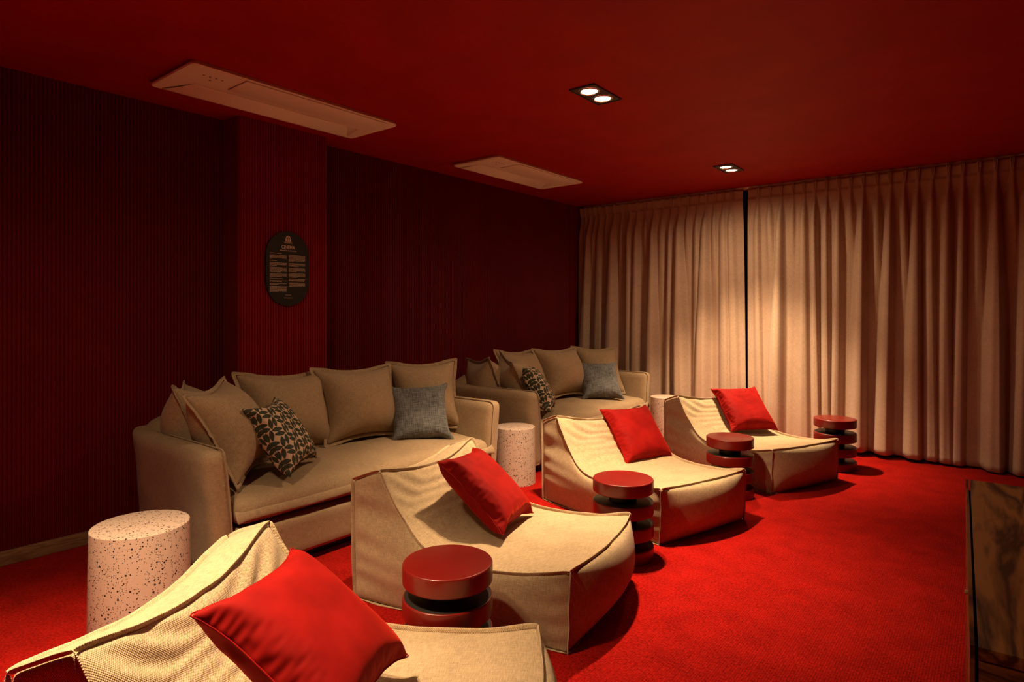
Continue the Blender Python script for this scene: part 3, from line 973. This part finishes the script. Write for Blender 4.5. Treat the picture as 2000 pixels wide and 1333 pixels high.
# ------------------------------------------------------------------ loungers
LG_W, LG_WF, LG_L = 0.81, 0.76, 1.055      # width at the back, width at the front, length
def lounger_top():
    """side outline of the upper edge, from the rear top corner over the back and seat to the front top corner"""
    key = [(-.015, .545), (.135, .600), (.20, .495), (.275, .395), (.375, .310), (.50, .268), (.70, .262), (.90, .278), (1.065, .318)]
    P = [Vector((a, b)) for a, b in key]
    strip = [P[0].lerp(P[1], k / 7) for k in range(7)]
    pts = []
    Q = P[1:]
    for i in range(len(Q) - 1):
        p0 = Q[max(i - 1, 0)]; p1 = Q[i]; p2 = Q[i + 1]; p3 = Q[min(i + 2, len(Q) - 1)]
        m = max(3, round((p2 - p1).length / .025))
        for k in range(m):
            t = k / m
            pts.append(0.5 * ((2 * p1) + (p2 - p0) * t + (2 * p0 - 5 * p1 + 4 * p2 - p3) * t * t + (3 * p1 - p0 - 3 * p2 + p3) * t ** 3))
    pts.append(Q[-1])
    return strip + pts, 7

def make_lounger(seed):
    top, ks = lounger_top()
    n = len(top) - 1; ny = 34; nr = 22
    V, idx = [], {}
    def vid(p):
        k = (round(p[0], 5), round(p[1], 5), round(p[2], 5))
        if k not in idx: idx[k] = len(V); V.append(p)
        return idx[k]
    ys = [LG_W * j / ny for j in range(ny + 1)]
    bot = [(1.055 * i / n, 0.0) for i in range(n + 1)]
    def pt(i, r):                      # r = 0 bottom .. nr top
        f = r / nr
        return (bot[i][0] + (top[i].x - bot[i][0]) * f, top[i].y * f)
    quads = []
    T = [[vid((top[i].x, y, top[i].y)) for y in ys] for i in range(n + 1)]
    B = [[vid((bot[i][0], y, 0.0)) for y in ys] for i in range(n + 1)]
    for i in range(n):
        for j in range(ny):
            quads.append((T[i][j], T[i + 1][j], T[i + 1][j + 1], T[i][j + 1]))
            quads.append((B[i][j], B[i][j + 1], B[i + 1][j + 1], B[i + 1][j]))
    RE = [[vid((pt(0, r)[0], y, pt(0, r)[1])) for y in ys] for r in range(nr + 1)]
    FR = [[vid((pt(n, r)[0], y, pt(n, r)[1])) for y in ys] for r in range(nr + 1)]
    for r in range(nr):
        for j in range(ny):
            quads.append((RE[r][j], RE[r + 1][j], RE[r + 1][j + 1], RE[r][j + 1]))
            quads.append((FR[r][j], FR[r][j + 1], FR[r + 1][j + 1], FR[r + 1][j]))
    SD = []
    for y, fl in ((0.0, 0), (LG_W, 1)):
        g = [[vid((pt(i, r)[0], y, pt(i, r)[1])) for r in range(nr + 1)] for i in range(n + 1)]
        SD.append(g)
        for i in range(n):
            for r in range(nr):
                q = (g[i][r], g[i + 1][r], g[i + 1][r + 1], g[i][r + 1])
                quads.append(q if not fl else q[::-1])
    V = np.array(V)
    yn = V[:, 1] / LG_W
    V[:, 0] *= LG_L / 1.065
    V[:, 1] = LG_W / 2 + (V[:, 1] - LG_W / 2) * (1 - (1 - LG_WF / LG_W) * np.clip(V[:, 0] / LG_L, 0, 1))
    tgt = V.copy()
    cr = np.sin(np.pi * yn)                                 # across: 0 at the sides, 1 in the middle
    up = np.clip((V[:, 2] - .30) / .28, 0, 1)
    tgt[:, 2] -= .050 * cr ** 1.3 * up                      # the back slumps between its corners
    tgt[:, 0] += .030 * cr * up
    is_f = np.zeros(len(V), bool); is_f[np.unique(np.array(FR))] = True
    hz = np.clip(V[:, 2] / .318, 0, 1)
    tgt[is_f, 0] += (.075 * cr ** .8 * hz + .075 * np.sin(np.pi * hz ** .8) * cr ** .5)[is_f]     # the front swells below its seam
    tgt[:, 2] += .018 * cr * np.clip((V[:, 0] - .45) / .3, 0, 1) * (V[:, 2] > .2)
    fs_ = np.zeros(len(V), bool); fs_[[r_[j] for r_ in (FR[nr],) for j in range(ny + 1)]] = True
    tgt[fs_, 2] -= (.022 * cr)[fs_]
    sw = np.sin(np.pi * np.clip(V[:, 2] / .40, 0, 1)) * np.sin(np.pi * np.clip(V[:, 0] / LG_L, 0, 1)) ** .6
    tgt[:, 1] += np.where(yn < 1e-4, -1, np.where(yn > 1 - 1e-4, 1, 0)) * .048 * sw
    # puckers running in from the corner seams of the sides
    pk = np.sin(V[:, 2] * 58 + 1.6 * np.sin(V[:, 2] * 17 + seed) + V[:, 0] * 6) * np.exp(-np.clip(V[:, 0], 0, 9) / .13) * np.clip(V[:, 0] / .03, 0, 1)
    pk += .6 * np.sin(V[:, 2] * 75 + seed) * np.exp(-np.clip(LG_L - V[:, 0], 0, 9) / .06) * np.clip((LG_L - V[:, 0]) / .03, 0, 1)
    is_s = (yn < 1e-4) | (yn > 1 - 1e-4)
    tgt[:, 1] += np.where(yn < 1e-4, -1, np.where(yn > 1 - 1e-4, 1, 0)) * .013 * pk * np.clip((.54 - V[:, 2]) / .05, 0, 1)
    # dents where people sit
    tp = (V[:, 2] > .2) & ~is_s & ~is_f
    dn = np.array([noise.noise(Vector((a * 4.5, b * 4.5, seed * .37))) for a, b in V[:, :2]])
    tgt[tp, 2] += (dn * .016)[tp]
    tw = np.zeros(len(V))
    tw[:] = .004; tw[is_f] = .022; tw[is_s] = .020
    seams = {}
    seams['side_seam'] = [[SD[s][i][nr] for i in range(ks, n + 1)] for s in (0, 1)]
    seams['top_strip_seam'] = [[SD[s][i][nr] for i in range(0, ks + 1)] for s in (0, 1)]
    seams['back_top_seam'] = [[RE[nr][j] for j in range(ny + 1)]]
    seams['front_of_back_seam'] = [[T[ks][j] for j in range(ny + 1)]]
    seams['front_seam'] = [[FR[nr][j] for j in range(ny + 1)]]
    seams['front_corner_seam'] = [[FR[r][j] for r in range(nr + 1)] for j in (0, ny)]
    seams['back_corner_seam'] = [[RE[r][j] for r in range(nr + 1)] for j in (0, ny)]
    seams['foot_seam'] = [[SD[s][i][0] for i in range(n + 1)] for s in (0, 1)] + [[FR[0][j] for j in range(ny + 1)]]
    for grp in seams.values():
        for s in grp: tw[s] = .05
    for k in ('front_seam', 'back_top_seam', 'front_of_back_seam'):
        for s in seams[k]: tw[s] = .034
    for i in range(ks, n + 1):                    # keep the hollow between back and seat
        for j in range(ny + 1): tw[T[i][j]] = max(tw[T[i][j]], .010)
    X = fill_cloth(V, quads, 0.8, 110, 6, target=tgt, tw=tw, floor=0.0, grav=.0001, seed=seed, bend=.20, comp=.8, rough=.006, rest_scale=1.024,
                   gather=[(p_, .80) for p_ in seams['back_corner_seam']] + [(p_, .955) for p_ in seams['side_seam'] + seams['front_corner_seam']] + [(p_, .96) for p_ in seams['front_seam'] + seams['front_of_back_seam']])
    t = empty('bean_bag_lounger')
    cov = mesh_obj('cover', X, quads, M_linen, t, True)
    uv_from(cov.data, V)
    s = cov.modifiers.new('sub', 'SUBSURF'); s.levels = 1; s.render_levels = 1
    # vertex normals for the seam flanges
    Q = np.array(quads); fn = np.cross(X[Q[:, 2]] - X[Q[:, 0]], X[Q[:, 3]] - X[Q[:, 1]]); nm = np.zeros_like(X)
    for k in range(4):
        for a in range(3): nm[:, a] += np.bincount(Q[:, k], weights=fn[:, a], minlength=len(X))
    nm /= np.maximum(np.linalg.norm(nm, axis=1), 1e-9)[:, None]
    rr = np.random.default_rng(seed + 50)
    cen = X.mean(0)
    for nme, grp in seams.items():
        for path in grp:
            P = X[path]; Nn = nm[path].copy()
            if nme == 'foot_seam': Nn[:, 2] = 0.15; 
            if nme == 'top_strip_seam' or nme == 'side_seam': Nn[:, 1] *= 1.0
            Nn /= np.linalg.norm(Nn, axis=1)[:, None]
            m = len(path); wob = np.interp(np.linspace(0, 1, m), np.linspace(0, 1, max(4, m // 3)), rr.normal(0, 1, max(4, m // 3)))
            tng = np.gradient(P, axis=0); tng /= np.maximum(np.linalg.norm(tng, axis=1), 1e-9)[:, None]
            sd = np.cross(tng, Nn)
            wdt = .014 if nme != 'back_top_seam' else .016
            O = P + Nn * (wdt + .0015 * wob[:, None]) + sd * (.0028 * wob[:, None])
            A = P - Nn * .004
            vs = np.concatenate([A, (A + O) / 2 + sd * .0012 * wob[:, None], O])
            fs = []
            for k in range(m - 1):
                for b in range(2): fs.append((b * m + k, b * m + k + 1, (b + 1) * m + k + 1, (b + 1) * m + k))
            o = mesh_obj('seam_flange', vs, fs, M_linen, t, True)
            uv_from(o.data, np.stack([np.arange(3 * m) % m * .025, np.arange(3 * m) // m * .007, np.zeros(3 * m)], 1))
            s = o.modifiers.new('thick', 'SOLIDIFY'); s.thickness = .0045; s.offset = 0
            s = o.modifiers.new('sub', 'SUBSURF'); s.levels = 1; s.render_levels = 1
    box('woven_tag', (-.028, .02, .018), (.0, .0225, .046), M_tag, t)
    return t
lg_a = make_lounger(21)
lg_b = make_lounger(22)
LG = [((-1.666, .378, 0), 31.0, 'beige bean bag lounger farthest from the curtains, with a red cushion'),
      ((-2.342, 1.79, 0), 10.5, 'beige bean bag lounger facing away from the sofa below the sign, third from the curtains'),
      ((-2.524, 3.545, 0), -17.5, 'beige bean bag lounger second from the curtains, between two disc stools'),
      ((-2.285, 5.03, 0), -22.2, 'beige bean bag lounger standing next to the curtains')]
for k, (p, a, lb) in enumerate(LG):
    o = (lg_a, lg_b)[k] if k < 2 else copy_tree((lg_a, lg_b)[k % 2])
    o.location = p; o.rotation_euler = (0, 0, R(a))
    tag(o, lb, 'lounger', 'bean bag loungers in a row')
red_a = make_pillow('velvet_cushion', .485, .485, 48, 0, 1.5, 8, M_velvet, bend=.10, comp=.85, draw=(.90, .95, .92, .78), fat=.09)
red_b = make_pillow('velvet_cushion', .485, .485, 48, 0, 1.5, 9, M_velvet, bend=.10, comp=.85, draw=(.88, .95, .93, .79), fat=.085)
VL = ['red velvet cushion on the lounger farthest from the curtains', 'red velvet cushion on the lounger third from the curtains', 'red velvet cushion on the lounger second from the curtains', 'red velvet cushion on the lounger next to the curtains']
VP = [((-1.384, .918, .497), 33.8, 52.9, -6.3), ((-1.985, 2.305, .455), 24.7, 48.1, -6.6), ((-2.06, 4.035, .440), -18.2, 39.4, -1.8), ((-1.75, 5.43, .475), -35.5, 43.7, -.6)]
for k in range(4):
    o = (red_a, red_b)[k] if k < 2 else copy_tree((red_a, red_b)[k % 2])
    pose(o, *VP[k]); tag(o, VL[k], 'cushion', 'red velvet cushions')

# ------------------------------------------------------------------ disc stools
def make_stool():
    t = empty('disc_stool'); r = .163; th = .069; p = .117
    for k in range(4):
        z = k * p
        lathe('disc', rounded_disc(r, z, z + th, .007), M_lacquer, t)
        if k < 3:
            lathe('neck', [(0, z + th - .004), (.075, z + th - .004), (.075, z + p + .004), (0, z + p + .004)], M_black, t, 40)
            lathe('black_plate', rounded_disc(r - .006, z + th - .003, z + th + .0025, .002, 2), M_black, t)
    return t
st = make_stool()
ST = [((-1.575, 1.61, 0), 'oxblood disc stool between the two loungers farthest from the curtains'),
      ((-1.612, 3.0, 0), 'oxblood disc stool between the second and third loungers from the curtains'),
      ((-1.535, 4.455, 0), 'oxblood disc stool between the two loungers nearest the curtains'),
      ((-1.105, 5.765, 0), 'oxblood disc stool in front of the curtains at the end of the row')]
for k, (p, lb) in enumerate(ST):
    o = st if k == 0 else copy_tree(st)
    o.location = p; tag(o, lb, 'stool', 'stacked disc stools')

# ------------------------------------------------------------------ terrazzo drums
def drum(r, h, loc, label):
    t = lathe('drum_table', [(0, 0), (r * 1.03, 0)] + rounded_disc(r, 0, h, .005, 4)[6:], M_terrazzo, None, 80)
    t.location = loc; tag(t, label, 'side table', 'speckled drum tables')
    return t
drum(.184, .43, (-2.845, 1.068, 0), 'wide speckled drum table by the sofa armrest below the sign')
drum(.155, .43, (-2.96, 3.765, 0), 'speckled drum table between the two sofas')
drum(.155, .43, (-2.745, 6.03, 0), 'speckled drum table between the sofa and the curtains')
